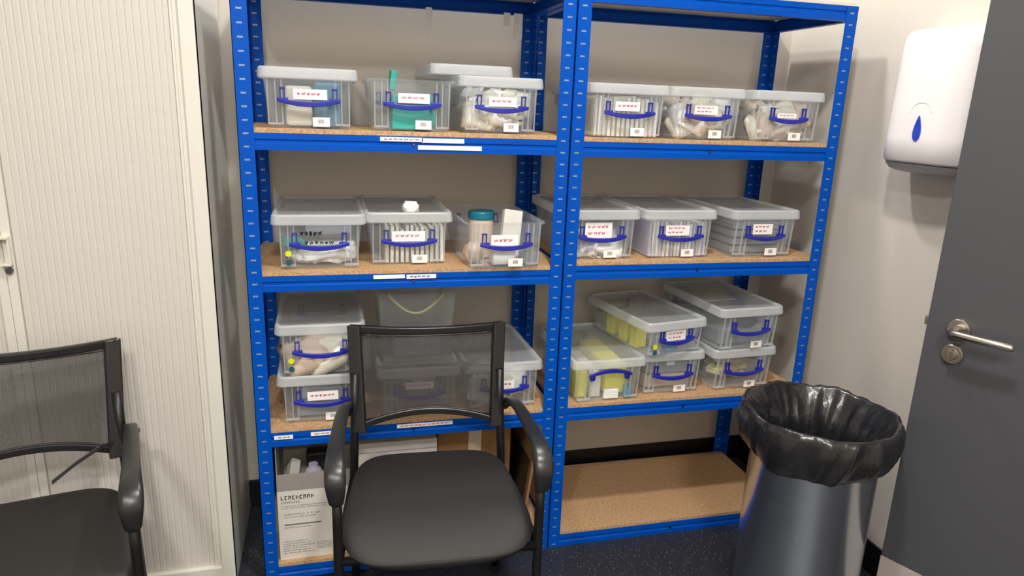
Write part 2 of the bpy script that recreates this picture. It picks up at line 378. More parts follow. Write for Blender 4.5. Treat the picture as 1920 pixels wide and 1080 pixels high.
# paper strips hanging from the rear top beam
for x, dz, wv in ((0.545, 0.07, 0.020), (0.80, 0.035, 0.022), (0.838, 0.075, 0.030)):
    bm = bmesh.new(); loft(bm, [[(x+dx, PD-.03+yy*.004, z) for dx, yy in ((-wv/2, 0), (wv/2, 0), (wv/2, .15), (-wv/2, .15))] for z in (H_-BH-dz, H_-BH+.004)])
    o = obj('hanging_tag', bm, 'card', uL); o['label'] = 'white paper strip hanging from the top rear beam'

# ------------------------------------------------------------------ clear boxes
def ring(w_, d_, r, z, n=4): return [(a, b, z) for a, b in rrect(w_, d_, r, n)]
_cache = {}
def body_mesh(w_, d_, h):
    key = ('b', w_, d_, h)
    bm = bmesh.new(); hb = h - 0.022
    t = 0.0022
    outer = [(w_-.052, d_-.052, .020, 0.0), (w_-.044, d_-.044, .022, .003), (w_-.042, d_-.042, .022, .010), (w_-.047, d_-.047, .020, .013),
             (w_-.026, d_-.026, .020, hb-.004), (w_-.012, d_-.012, .022, hb-.003), (w_-.010, d_-.010, .022, hb), (w_-.012, d_-.012, .022, hb+.004)]
    rings = [ring(a, b, r, z) for a, b, r, z in outer]
    inner = [ring(a-2*t, b-2*t, max(r-t, .004), z+(t if i < 1 else 0)) for i, (a, b, r, z) in enumerate(outer)][::-1]
    inner = [inner[0]] + [ring(w_-.030, d_-.030, .018, hb-.006), ring(w_-.052, d_-.052, .018, .013), ring(w_-.056, d_-.056, .018, t)]
    loft(bm, rings + inner)
    return bm
def ribs_mesh(w_, d_, h, wide, s):
    bm = bmesh.new(); hb = h-.024
    for s in (s,):
        yb0, yb1 = -(d_-.047)/2, -(d_-.026)/2
        for dx in (wide, wide+.016, w_*0.405):
            x0 = s*dx
            v = []
            for (x, z, y) in ((x0-.0018, .012, yb0), (x0+.0018, .012, yb0), (x0+.0018, hb, yb1), (x0-.0018, hb, yb1)):
                v.append(bm.verts.new((x, y-.005, z)))
            for (x, z, y) in ((x0-.0018, .012, yb0), (x0+.0018, .012, yb0), (x0+.0018, hb, yb1), (x0-.0018, hb, yb1)):
                v.append(bm.verts.new((x, y+.001, z)))
            for f in ((0, 1, 2, 3), (7, 6, 5, 4), (0, 4, 5, 1), (1, 5, 6, 2), (2, 6, 7, 3), (3, 7, 4, 0)): bm.faces.new([v[j] for j in f])
        box(bm, min(s*wide, s*w_*.405)-.0018, max(s*wide, s*w_*.405)+.0018, yb0-.007, yb0+.001, .0085, .0135)
    return bm
def lid_mesh(w_, d_, h):
    bm = bmesh.new(); z1 = h; t = .0018
    o_ = [(w_-.008, d_-.008, .020, z1-.030), (w_, d_, .022, z1-.027), (w_, d_, .022, z1-.022), (w_-.004, d_-.004, .022, z1-.004), (w_-.010, d_-.010, .020, z1), (w_-.022, d_-.022, .018, z1), (w_-.028, d_-.028, .016, z1-.006)]
    rings = [ring(a, b, r, z) for a, b, r, z in o_]
    inn = [(w_-.032, d_-.032, .014, z1-.0078), (w_-.024, d_-.024, .016, z1-t), (w_-.014, d_-.014, .018, z1-t-.0005), (w_-.008-2*t, d_-.008-2*t, .020, z1-.005), (w_-2*t-.002, d_-2*t-.002, .020, z1-.029)]
    vo = [[bm.verts.new(p) for p in rg] for rg in rings]; vi = [[bm.verts.new(p) for p in ring(a, b, r, z)] for a, b, r, z in inn]
    n = len(vo[0])
    seq = vo
    for i in range(len(seq)-1):
        for k in range(n): bm.faces.new((seq[i][k], seq[i][(k+1) % n], seq[i+1][(k+1) % n], seq[i+1][k]))
    bm.faces.new(vo[-1]).material_index = 1
    for i in range(len(vi)-1):
        for k in range(n): bm.faces.new((vi[i][k], vi[i][(k+1) % n], vi[i+1][(k+1) % n], vi[i+1][k]))
    bm.faces.new(vi[0][::-1]).material_index = 1
    for k in range(n): bm.faces.new((vi[-1][k], vi[-1][(k+1) % n], vo[0][(k+1) % n], vo[0][k]))
    return bm
def handle_mesh(yf, zc, half, upr=True, arched=False):
    """navy clip handle: curved grip with two hinge arms"""
    bm = bmesh.new(); n = 13; pts = []; 
    for i in range(n):
        u = -1 + 2*i/(n-1)
        if arched: z = zc + .016*(1-u*u); y = yf - .014 - .004*(1-u*u)
        else: z = zc - .010*(1-u*u); y = yf - .010 - .010*(1-u*u)
        pts.append((u*(half+.008), y, z))
    sweep_rect(bm, pts, (0, 0, 1), [.0030+.0040*math.cos((-1+2*i/(n-1))*1.2) for i in range(n)], .0035)
    for s in (-1, 1):
        for dx in (0, -.011):
            x0 = s*(half+dx)
            if arched:
                box(bm, x0-.0025, x0+.0025, yf-.014, yf-.001, zc-.014, zc+.001)
            else:
                box(bm, x0-.0013, x0+.0013, yf-.009, yf-.001, zc-.004, zc+.032)
        if not arched:
            box(bm, min(s*half, s*(half-.011))-.002, max(s*half, s*(half-.011))+.002, yf-.010, yf-.001, zc+.028, zc+.032)
            box(bm, min(s*(half+.004), s*(half-.020)), max(s*(half+.004), s*(half-.020)), yf-.011, yf-.002, zc-.006, zc+.005)
        else:
            box(bm, min(s*half, s*(half-.012)), max(s*half, s*(half-.012)), yf-.012, yf-.001, zc-.018, zc-.011)
    return bm
def wr(t, card, x0, x1, y, zs, h, m, seed):
    bm = bmesh.new()
    for i, z in enumerate(zs): squiggle(bm, x0, x1 - (0.01*i if i else 0), z, y, h, seed=seed+i)
    obj('handwriting', bm, m, card)
def clear_box(label, x0, yf, z, w_=0.255, d_=0.395, h=0.155, rz=0.0, lid=True, card=None, sticker=True, dots=False, arched=False, seed=0, pen=None, half=None, group='clear storage boxes with blue handles'):
    """x0: world x of left front corner when unrotated, yf: world y of the front"""
    half = half or .072*w_/.255
    loc = (x0 + w_/2*math.cos(rz) - (-d_/2)*math.sin(rz)*-1*-1, yf + d_/2, z)
    # rotate about the front centre
    fc = Vector((x0 + w_/2, yf)); c = fc + Vector((-math.sin(rz), math.cos(rz)))*d_/2
    t = thing('storage_box', label, 'storage box', (c.x, c.y, z), rz, group)
    obj('box_body', body_mesh(w_, d_, h), 'body', t, smooth=False)
    for sd in (-1, 1): obj('front_rib', ribs_mesh(w_, d_, h, half-.004, sd), 'rib', t)
    if lid: obj('box_lid', lid_mesh(w_, d_, h), ['lid', 'lidtop'], t)
    yf_ = -(d_-.034)/2
    zc = h*0.47
    obj('carry_handle', handle_mesh(yf_, zc if not arched else h-.052, half, arched=arched), 'handle', t, bevel=.0008)
    bm = handle_mesh(yf_, zc, half); xform(bm.verts, Matrix.Rotation(PI, 4, 'Z')); obj('carry_handle', bm, 'handle', t, bevel=.0008)
    if card:
        cw, ch, cx_, cz_, lines = card
        b = B(cx_-cw/2, cx_+cw/2, yf_-.0058, yf_-.0050, cz_, cz_+ch)
        co = obj('label_card', b, 'card', t); co['label'] = 'white card label with red handwriting'
        zs = [cz_ + ch*(0.55 if lines == 1 else (0.74 - 0.42*i)) for i in range(lines)]
        wr(t, co, cx_-cw*.40, cx_+cw*.36, yf_-.0064, zs, ch*(.32 if lines == 1 else .22), 'red', seed)
    if sticker:
        b = B(.008, .052, yf_-.0012-.006, yf_-.0004-.006, .006, .030); st = obj('price_sticker', b, 'card', t); st['label'] = 'small white printed sticker'
        bm = bmesh.new()
        for k in range(6): box(bm, .022+k*.0026, .0234+k*.0026, yf_-.0078, yf_-.0071, .014, .025)
        obj('barcode', bm, 'grey_print', st)
    if dots:
        bm = bmesh.new(); disc_y(bm, -w_*.33, h*.30, .0085, yf_-.0062, yf_-.0052, 20); obj('round_sticker', bm, 'yellow', t)['label'] = 'yellow round sticker'
        bm = bmesh.new(); disc_y(bm, -w_*.33, h*.135, .0085, yf_-.0062, yf_-.0052, 20); obj('round_sticker', bm, 'teal_dot', t)['label'] = 'dark teal round print'
    if pen:
        bm = bmesh.new(); squiggle(bm, -.052, .010, h*.66, yf_-.0058, .016, .0011, seed+3); squiggle(bm, -.040, .045, h*.49, yf_-.0058, .012, .0010, seed+9)
        obj('handwriting', bm, 'black', t)['label'] = 'black marker writing'
    return t
# contents: simple soft packs and cartons; every pack is its own thing
def pack(name, label, cat, m, size, loc, rot=(0, 0, 0), group=None, puff=0.0, par=None):
    sx, sy, sz = size
    bm = bmesh.new()
    if puff:
        nx = 6; vs = {}
        top = []; bot = []
        for i in range(nx+1):
            rt_, rb = [], []
            for j in range(nx+1):
                u, v = -1+2*i/nx, -1+2*j/nx
                e = max(0.0, (1-abs(u)**3)*(1-abs(v)**3))**.6
                nz = noise.noise(Vector((u*1.7+loc[0]*37, v*1.7+loc[1]*31, loc[2]*17)))*puff
                rt_.append(bm.verts.new((u*sx/2, v*sy/2, sz/2*e + nz*sz*e))); rb.append(bm.verts.new((u*sx/2, v*sy/2, -sz/2*e)) if 0 < i < nx and 0 < j < nx else rt_[-1])
            top.append(rt_); bot.append(rb)
        for i in range(nx):
            for j in range(nx):
                bm.faces.new((top[i][j], top[i+1][j], top[i+1][j+1], top[i][j+1]))
                f = [bot[i][j], bot[i][j+1], bot[i+1][j+1], bot[i+1][j]]
                try: bm.faces.new(f)
                except ValueError: pass
        o = obj(name, bm, m, smooth=True)
    else:
        box(bm, -sx/2, sx/2, -sy/2, sy/2, -sz/2, sz/2)
        o = obj(name, bm, m, bevel=min(sx, sy, sz)*.12)
    o.location = loc; o.rotation_euler = rot
    return tag(o, label, cat, group)
def blob(name, label, cat, m, size, loc, rough=0.35, fr=3.0, group=None, rot=(0, 0, 0)):
    bm = bmesh.new(); bmesh.ops.create_icosphere(bm, subdivisions=4, radius=1)
    for v in bm.verts:
        p = v.co.copy(); q = p*fr + Vector(loc)*23
        k = 1 + rough*(noise.noise(q) + .5*noise.noise(q*2.1)) - rough*.5*abs(noise.noise(q*1.3))
        c = p*k
        c = Vector([max(-1.0, min(1.0, a*1.15)) for a in c])
        v.co = Vector((c.x*size[0]/2, c.y*size[1]/2, c.z*size[2]/2))
    o = obj(name, bm, m, smooth=True); o.location = loc; o.rotation_euler = rot
    return tag(o, label, cat, group)
def row_of_packs(n, x0, x1, y0, y1, z, h, mats, label, cat, group, name='sachet_pack', jit=.02, seed=1):
    """upright flat packs filed side by side, like papers in a drawer"""
    rnd = random.Random(seed); st = (x1-x0)/n
    for i in range(n):
        hh = h*rnd.uniform(.86, 1.0)
        pack(name, label, cat, mats[i % len(mats)], (st*.62, (y1-y0), hh), (x0+st*(i+.5), (y0+y1)/2, z+hh/2+.0035), (0, rnd.uniform(-jit, jit), 0), group)
def heap(n, x0, x1, y0, y1, z, h, mats, label, cat, group, name='wrapped_pack', seed=1, sz=(.09, .07, .02)):
    rnd = random.Random(seed)
    for i in range(n):
        t = (i+.5)/n
        a = rnd.uniform(-.5, .5); s = rnd.uniform(.8, 1.15)
        if i % 2 == 0 and n > 8:
            k = i//2; nf = (n+1)//2; xx = x0+sz[0]*.5 + (x1-x0-sz[0])*((k*0.618) % 1)
            pack(name, label, cat, mats[k % len(mats)], (sz[0]*s, sz[1]*s, sz[2]*s), (xx, y0+sz[2]*.5+.004+rnd.uniform(0, .012), z+.048+(h-.070)*k/max(1, nf-1)), (rnd.uniform(.9, 1.35), rnd.uniform(-.45, .45), rnd.uniform(-.15, .15)), group, puff=.9)
            continue
        pack(name, label, cat, mats[i % len(mats)], (sz[0]*s, sz[1]*s, sz[2]*s),
             (rnd.uniform(x0+sz[0]*.55, x1-sz[0]*.55), rnd.uniform(y0+sz[1]*.55, y1-sz[1]*.55), z+.024+(h-.012)*t*.9), (rnd.uniform(-.22, .22), rnd.uniform(-.22, .22), a), group, puff=.9)

zL = [z+.0125 for z in LL]; zR = [z+.0125 for z in RL]
G = 'clear storage boxes with blue handles'
# ---- left unit, upper shelf
z = zL[3]
clear_box('clear lidded box at the left end of the left unit upper shelf, blue packs inside', 0.051, 0.022, z, card=(.086, .026, .004, .075, 1), seed=1)
pack('folded_pack', 'pale grey folded pack in the left end box of the upper shelf', 'pack', 'cream', (.070, .25, .105), (.151, .20, z+.057))
pack('dressing_pack', 'blue pack in the left end box of the upper shelf', 'pack', 'blue_pack', (.070, .26, .118), (.226, .20, z+.063))
clear_box('clear lidless box with teal cards, second from left on the left unit upper shelf', 0.326, 0.022, z, w_=.25, lid=False, card=(.086, .026, .004, .075, 1), seed=2)
for k in range(3):
    pack('teal_carton', 'teal carton standing in the lidless box of the upper shelf', 'carton', 'teal', (.112, .022, .094-.006*k), (.452, .055+k*.030, z+.051-.003*k), group='teal cartons in the lidless upper box')
pack('teal_card', 'teal card corner sticking up out of the lidless upper box', 'card', 'teal', (.018, .06, .055), (.412, .20, z+.138), (0, R(6), 0))
pack('teal_card_box', 'teal box lying behind the cartons in the lidless upper box', 'carton', 'teal', (.10, .12, .05), (.50, .30, z+.03))
clear_box('clear lidded box of cream packs at the right end of the left unit upper shelf', 0.578, 0.022, z, w_=.247, card=(.080, .026, .004, .075, 1), seed=3)
heap(20, .595, .810, .045, .24, z, .112, ['cream', 'white'], 'cream wrapped pack heaped in the right end box of the left upper shelf', 'pack', 'cream packs in the right end box of the left upper shelf', seed=3, sz=(.10, .085, .03))
lidt = thing('spare_lid', 'clear lid lying loose across the backs of two boxes on the left upper shelf', 'lid', (.625, .255, z+.1365), 0)
o = obj('lid_panel', lid_mesh(.240, .375, .155), ['lid', 'lidtop'], lidt); o.location = (0, 0, -.108+.0165+.0)
lidt.location.z = z + .155 - .0165 + .0002 - .125 + .108
# ---- left unit, middle shelf
z = zL[2]
clear_box('clear lidded box with black marker writing at the left end of the left middle shelf', 0.066, 0.012, z, sticker=False, dots=True, pen=True, seed=4)
blob('cotton_bundle', 'large crumpled white bundle in the box with black marker writing', 'bundle', 'white', (.19, .15, .058), (.200, .115, z+.034), .4, 2.5)
pack('folded_pack', 'pale teal pack above the white bundle in the marker-written box', 'pack', 'teal', (.07, .06, .018), (.125, .075, z+.068), (R(15), R(10), .3), puff=.5)
pack('dark_pack', 'grey folded pack behind the black marker writing', 'pack', 'grey', (.13, .18, .03), (.21, .19, z+.088), (R(-8), 0, .1))
clear_box('clear lidded box with a white crumpled ball on its lid, left middle shelf', 0.317, 0.045, z, card=(.096, .030, -.002, .070, 1), sticker=True, seed=5)
row_of_packs(12, .375, .550, .075, .30, z, .112, ['cream', 'white'], 'cream upright sachet in the box under the crumpled ball', 'sachet', 'upright cream sachets in the middle box of the left middle shelf', seed=5)
blob('crumpled_ball', 'white crumpled ball lying on the lid of the middle box', 'ball', 'white', (.046, .044, .034), (.450, .075, z+.155+.012), .35, 2.2)
clear_box('clear lidless box jutting over the edge, holding a teal-lidded tub and white carton', 0.591, -0.030, z, w_=.250, lid=False, card=(.082, .036, -.004, .064, 1), seed=6, rz=R(1.5))
tub = thing('screw_tub', 'cream tub with a teal lid in the jutting lidless box', 'tub', (.675, .145, z+.0035))
bm = bmesh.new(); lathe(bm, [(.036, 0), (.038, .004), (.038, .118), (.036, .122)], 32, cap0=True, cap1=True); obj('tub_body', bm, 'peach', tub, smooth=False, bevel=.001)
bm = bmesh.new(); lathe(bm, [(.040, .118), (.041, .122), (.041, .139), (.038, .143)], 32, cap0=True, cap1=True); obj('tub_lid', bm, 'tealcap', tub, bevel=.001)
pack('white_carton', 'white carton leaning upright out of the jutting lidless box', 'carton', 'wcarton', (.058, .030, .145), (.752, .075, z+.085), (R(-14), R(8), 0))
pack('folded_pack', 'peach wrapped pack at the left of the jutting lidless box', 'pack', 'peach', (.055, .06, .060), (.632, .055, z+.034), (0, 0, .1), puff=.4)
pack('folded_pack', 'grey printed pack at the bottom right of the jutting lidless box', 'pack', 'grey', (.055, .10, .035), (.800, .060, z+.024))
pack('white_carton', 'white printed carton low in the middle of the jutting lidless box', 'carton', 'white', (.07, .05, .045), (.715, .022, z+.030), (0, 0, .05))
# ---- left unit, lower shelf
z = zL[1]
clear_box('lower clear box of the stack of two at the left end, red-lettered label', 0.058, 0.018, z, card=(.088, .028, .002, .070, 1), seed=7, h=.150)
pack('folded_pack', 'grey folded pack in the lower box of the left stack', 'pack', 'grey', (.16, .26, .045), (.19, .19, z+.030)); pack('folded_pack', 'dark grey pack on top of the grey one in the lower left box', 'pack', 'grey', (.12, .22, .04), (.18, .18, z+.076), (0, R(3), .05))
z2 = z + .1502
clear_box('upper clear box of the left stack, yellow round sticker on its front', 0.060, 0.018, z2, sticker=False, dots=True, seed=8)
heap(10, .080, .300, .045, .30, z2, .085, ['peach', 'cream'], 'peach wrapped pack in the upper box of the left stack', 'pack', 'peach packs in the upper left box', seed=8, sz=(.12, .10, .03))
clear_box('clear lidded box seen through the mesh back of the middle chair', 0.345, 0.018, z, card=(.085, .022, .0, .085, 1), sticker=False, seed=9)
heap(6, .362, .585, .045, .30, z, .08, ['grey', 'cream'], 'greyish wrapped pack in the box behind the chair back', 'pack', 'wrapped packs in the box behind the chair back', seed=9, sz=(.11, .09, .03))
pack('folded_towel', 'folded grey cloth in the tall clear tub behind the chair back', 'cloth', 'grey', (.15, .15, .062), (.472, .18, z+.1555+.038), (0, 0, .03))
clear_box('clear lidded box half hidden by the chair back, nearest the middle posts', 0.610, 0.018, z, card=(.078, .028, -.006, .066, 1), sticker=False, seed=10, rz=R(1))
heap(19, .625, .835, .05, .30, z, .11, ['white', 'cream'], 'white wrapped pack in the box nearest the middle posts, lower shelf', 'pack', 'white packs in the box nearest the middle posts', seed=10, sz=(.10, .085, .028))
# tall tub on the box behind the chair back
tt = thing('tall_tub', 'tall clear lidless tub stacked behind the chair back, under the middle shelf', 'tub', (.472, .235, z+.1555), 0)
bm = bmesh.new(); loft(bm, [ring(.205, .30, .02, 0), ring(.235, .34, .022, .215), ring(.250, .355, .022, .217), ring(.250, .355, .022, .223), ring(.230, .335, .020, .223), ring(.200, .295, .018, .004)]); obj('tub_body', bm, 'body', tt)
bm = bmesh.new(); tube(bm, [(-.085+.17*i/16, -.120, .205-.060*math.sin(PI*i/16)) for i in range(17)], .004, 10); o = obj('looped_tube', bm, 'yrim', smooth=True)
o.location = tt.location; tag(o, 'pale yellow tube looping inside the tall clear tub', 'tube')
# ---- left unit, bottom shelf
z = zL[0]
cb = thing('carton_box', 'open white cardboard carton with black print at the left end of the bottom shelf', 'cardboard box', (.160, .155, z), 0)
bm = bmesh.new(); X, Y0, Y1, HZ = .115, -.135, .135, .235; t = .003
box(bm, -X, X, Y0, Y0+t, 0, HZ); box(bm, -X, X, Y1-t, Y1, 0, HZ); box(bm, -X, -X+t, Y0+t, Y1-t, 0, HZ); box(bm, X-t, X, Y0+t, Y1-t, 0, HZ); box(bm, -X+t, X-t, Y0+t, Y1-t, 0, t)
obj('carton_body', bm, 'wcarton', cb)
bm = bmesh.new(); box(bm, -X, X, Y0, Y0+t, HZ, HZ+.055); obj('front_flap', bm, 'gcarton', cb)['label'] = 'grey front flap standing up'
bm = bmesh.new(); box(bm, -X, -X+t, Y0+t, Y1-t, HZ, HZ+.15); obj('side_flap', bm, 'gcarton', cb)
bm = bmesh.new(); box(bm, -X+t, X, Y1-t, Y1, HZ, HZ+.15); obj('back_flap', bm, 'gcarton', cb)
bm = bmesh.new(); rnd = random.Random(5)
def glyphs(x0, x1, zc, h, wd, y, gap=.3):
    x = x0
    while x < x1 - wd:
        k = rnd.randint(0, 3); s = wd*.24
        box(bm, x, x+s, y-.0005, y, zc-h/2, zc+h/2)
        if k in (0, 1): box(bm, x+s, x+wd*.7, y-.0005, y, zc+h/2-s, zc+h/2)
        if k in (0, 2): box(bm, x+s, x+wd*.7, y-.0005, y, zc-h/2, zc-h/2+s)
        if k in (1, 3): box(bm, x+wd*.7-s, x+wd*.7, y-.0005, y, zc-h/2+s, zc+h/2-s)
        x += wd*(1+.05*rnd.random())
        if rnd.random() < gap*.2: x += wd
yy = Y0
glyphs(-.105, .000, .212, .013, .0105, yy, 0)
bp_ = obj('printed_text', bm, 'black', cb); bm = bmesh.new()
glyphs(-.105, -.045, .196, .006, .006, yy); glyphs(-.105, .035, .184, .0035, .004, yy); glyphs(-.105, .03, .177, .0035, .004, yy)
glyphs(-.098, .01, .155, .005, .0055, yy); glyphs(-.098, .0, .146, .0035, .004, yy); box(bm, -.098, .01, yy-.0005, yy, .118, .1225)
glyphs(-.098, -.02, .110, .0035, .004, yy); 
for i in range(6): glyphs(-.105, -.03+.01*(i % 3), .062-.008*i, .0035, .004, yy)
for i in range(4): glyphs(-.005, .075, .050-.007*i, .0035, .0036, yy)
obj('printed_text', bm, 'grey_print', cb)
pack('small_carton', 'small white carton tilted in the open printed carton', 'carton', 'wcarton', (.03, .10, .05), (.085, .09, z+.245), (R(25), R(25), .1))
jr = thing('clear_bottle', 'clear round bottle with a blue mark in the open printed carton', 'bottle', (.150, .09, z+.16))
bm = bmesh.new(); lathe(bm, [(.028, 0), (.030, .005), (.030, .09), (.022, .105), (.014, .112), (.014, .122)], 24, cap0=True, cap1=True); obj('bottle_body', bm, 'lilac', jr, smooth=False, bevel=.001)
bm = bmesh.new(); box(bm, -.010, .010, -.0315, -.0295, .06, .085); obj('blue_mark', bm, 'handle', jr)
pack('small_carton', 'white rounded pack beside the bottle in the open printed carton', 'pack', 'white', (.05, .09, .05), (.225, .09, z+.235), (0, R(10), 0), puff=.4)
pack('dark_pack', 'dark pack at the back of the open printed carton', 'pack', 'dark', (.08, .05, .20), (.165, .22, z+.16))
wb = thing('white_carton', 'plain white closed carton behind the middle chair, bottom shelf', 'cardboard box', (.412, .245, z), 0)
obj('carton_body', B(-.127, .127, -.14, .14, 0, .325), 'wcarton', wb, bevel=.002)
bm = B(-.1275, .1275, -.1407, .14, .292, .2935); obj('lid_seam', bm, 'gcarton', wb)
bb = thing('brown_carton', 'brown cardboard carton to the right of the plain white carton', 'cardboard box', (.675, .285, z), 0)
obj('carton_body', B(-.125, .125, -.13, .13, 0, .315), 'carton', bb, bevel=.002)
obj('packing_tape', B(-.022, .022, -.1308, .13, .12, .3157), 'peach', bb)
lb = thing('cardboard_sheet', 'flattened brown cardboard leaning at the right end of the bottom shelf', 'cardboard', (.845, .06, z), 0)
bm = B(-.004, .004, 0, .30, 0, .30); xform(bm.verts, Matrix.Rotation(R(7), 4, 'Y')); obj('sheet', bm, 'carton', lb); lb.location.x = .822; 
ls = thing('black_panel', 'thin black panel leaning beside the flattened cardboard', 'panel', (.805, .05, z), 0)
bm = B(-.003, .003, 0, .28, 0, .25); xform(bm.verts, Matrix.Rotation(R(7), 4, 'Y')); obj('panel', bm, 'steel_black', ls, bevel=.001)
lb.location.x = .828
# ---- right unit, upper shelf
z = zR[3]
clear_box('clear lidded box against the middle posts on the right upper shelf, pale cream filling', 0.962, 0.020, z, card=(.078, .026, -.006, .078, 1), seed=11, w_=.258)
row_of_packs(14, .985, 1.195, .050, .30, z, .118, ['cream', 'white'], 'cream upright sachet in the box beside the middle posts, right upper shelf', 'sachet', 'upright cream sachets in the first box of the right upper shelf', seed=11)
clear_box('clear lidded box in the middle of three on the right upper shelf', 1.223, 0.018, z, card=(.078, .026, -.006, .076, 2), seed=12, w_=.252)
heap(20, 1.240, 1.458, .045, .26, z, .112, ['cream', 'peach', 'white'], 'cream wrapped pack in the middle box of the right upper shelf', 'pack', 'cream packs in the middle box of the right upper shelf', seed=12, sz=(.10, .085, .03))
clear_box('clear lidded box at the right end of the right upper shelf', 1.498, 0.012, z, card=(.068, .014, -.004, .074, 1), seed=13, w_=.258, half=.062)
heap(19, 1.515, 1.738, .040, .26, z, .105, ['cream', 'white', 'peach'], 'cream wrapped pack in the right end box of the right upper shelf', 'pack', 'cream packs in the right end box of the right upper shelf', seed=13, sz=(.105, .09, .03))
# ---- right unit, middle shelf
z = zR[2]
clear_box('clear lidded box partly behind the middle posts on the right middle shelf', 0.908, 0.022, z, w_=.25, card=(.088, .048, -.012, .068, 2), seed=14)
heap(15, .930, 1.140, .048, .30, z, .060, ['lilac', 'white'], 'lilac and white wrapped pack in the box partly behind the middle posts', 'pack', 'lilac and white packs in the first box of the right middle shelf', seed=14, sz=(.10, .085, .028))
clear_box('clear lidded box of upright white sachets in the middle of the right middle shelf', 1.170, 0.018, z, card=(.082, .032, -.010, .074, 2), seed=15, w_=.253)
row_of_packs(16, 1.195, 1.400, .045, .34, z, .115, ['lilac', 'cream', 'white'], 'upright white or lilac sachet in the middle box of the right middle shelf', 'sachet', 'upright sachets in the middle box of the right middle shelf', seed=15, jit=.03)
clear_box('clear lidded box of grey packs at the right end of the right middle shelf', 1.468, 0.010, z, card=(.072, .034, -.008, .076, 2), seed=16, w_=.255, half=.066)
for k in range(4):
    pack('folded_pack', 'grey folded pack in the right end box of the right middle shelf', 'pack', 'grey', (.185, .27, .020), (1.595, .20, z+.018+k*.026), (0, 0, .02*(k % 2)), 'grey packs in the right end box of the right middle shelf')
# ---- right unit, lower shelf
z = zR[1]
clear_box('clear box of yellow packs with its blue handle raised, right unit lower shelf', 0.955, -0.002, z, w_=.258, h=.148, arched=True, sticker=False, seed=17, rz=R(1.5), half=.066)
pack('yellow_pack', 'yellow pack at the left in the raised-handle box', 'pack', 'yel', (.040, .26, .090), (1.000, .17, z+.052)); pack('yellow_pack', 'wide yellow pack at the right in the raised-handle box', 'pack', 'yel', (.075, .26, .105), (1.120, .17, z+.065))
pack('white_tube_pack', 'white ribbed pack between the yellow packs', 'pack', 'white', (.036, .22, .085), (1.050, .15, z+.048))
pack('small_carton', 'small white printed carton low in the raised-handle box', 'carton', 'white', (.050, .014, .032), (1.098, .026, z+.022)); pack('small_carton', 'small blue-grey carton at the right of the raised-handle box', 'carton', 'blue_pack', (.026, .02, .040), (1.158, .030, z+.026))
clear_box('lower clear box beneath the tilted narrow box, a white tag inside', 1.205, 0.025, z, w_=.235, seed=18, card=None, h=.150)
pack('folded_pack', 'brownish pack in the lower box beneath the narrow box', 'pack', 'peach', (.16, .24, .045), (1.325, .20, z+.030)); pack('folded_pack', 'grey pack in the lower box beneath the narrow box', 'pack', 'grey', (.16, .24, .035), (1.325, .20, z+.075))
pack('white_tag', 'small white tag in the lower box beneath the narrow box', 'tag', 'white', (.03, .003, .012), (1.325, .060, z+.100), (R(-15), 0, .1))
zz = z + .1502
clear_box('narrow shallow clear box of yellow packs stacked askew, red-lettered label', 1.188, -0.002, zz, w_=.245, h=.118, sticker=False, dots=True, seed=19, rz=R(10), card=(.078, .034, -.002, .050, 2), half=.062)
for k, (a, b) in enumerate(((1.195, .10), (1.185, .17), (1.172, .25))):
    pack('yellow_pack', 'yellow pack along the left side of the narrow shallow box', 'pack', 'yel', (.040, .045, .075), (a+.02, b, zz+.042), (0, 0, R(10)), 'yellow packs in the narrow shallow box')
pack('sky_blue_pack', 'sky blue pack low at the front of the narrow shallow box', 'pack', 'sky', (.050, .030, .022), (1.300, .035, zz+.018), (0, 0, .2), puff=.4)
pack('folded_pack', 'grey pack filling the narrow shallow box', 'pack', 'grey', (.13, .24, .030), (1.295, .20, zz+.022), (0, 0, R(10)))
clear_box('lower clear box of gold packs at the right end, just above the bin', 1.462, 0.020, z, seed=20, h=.150, half=.070, rz=R(3))
heap(8, 1.480, 1.700, .045, .30, z, .050, ['gold', 'cream', 'yel'], 'gold or cream wrapped pack in the box just above the bin', 'pack', 'gold and cream packs in the box just above the bin', seed=20, sz=(.095, .075, .024))
pack('dark_pack', 'dark gold mottled pack behind the handle of the box just above the bin', 'pack', 'gold', (.11, .05, .035), (1.60, .085, z+.108), (R(10), 0, .1)); pack('dark_pack', 'black strip on the gold packs in the box just above the bin', 'pack', 'dark', (.08, .01, .012), (1.61, .052, z+.112), (0, R(12), 0))
zz = z + .1502
clear_box('upper clear box at the right end stack, holding papers and dark items', 1.458, 0.004, zz, seed=21, half=.070, rz=R(4), h=.150)
pack('paper_sheet', 'white sheet of paper lying under the lid of the upper right stacked box', 'paper', 'white', (.15, .14, .003), (1.575, .29, zz+.120), (R(2), 0, .1))
pack('folded_pack', 'dark grey pack behind the handle of the upper right stacked box', 'pack', 'dark', (.11, .03, .05), (1.58, .055, zz+.095), (R(-10), R(6), 0), puff=.5)
pack('folded_pack', 'grey folded cloth in the bottom of the upper right stacked box', 'pack', 'grey', (.18, .28, .055), (1.572, .20, zz+.036), (0, 0, R(4)))

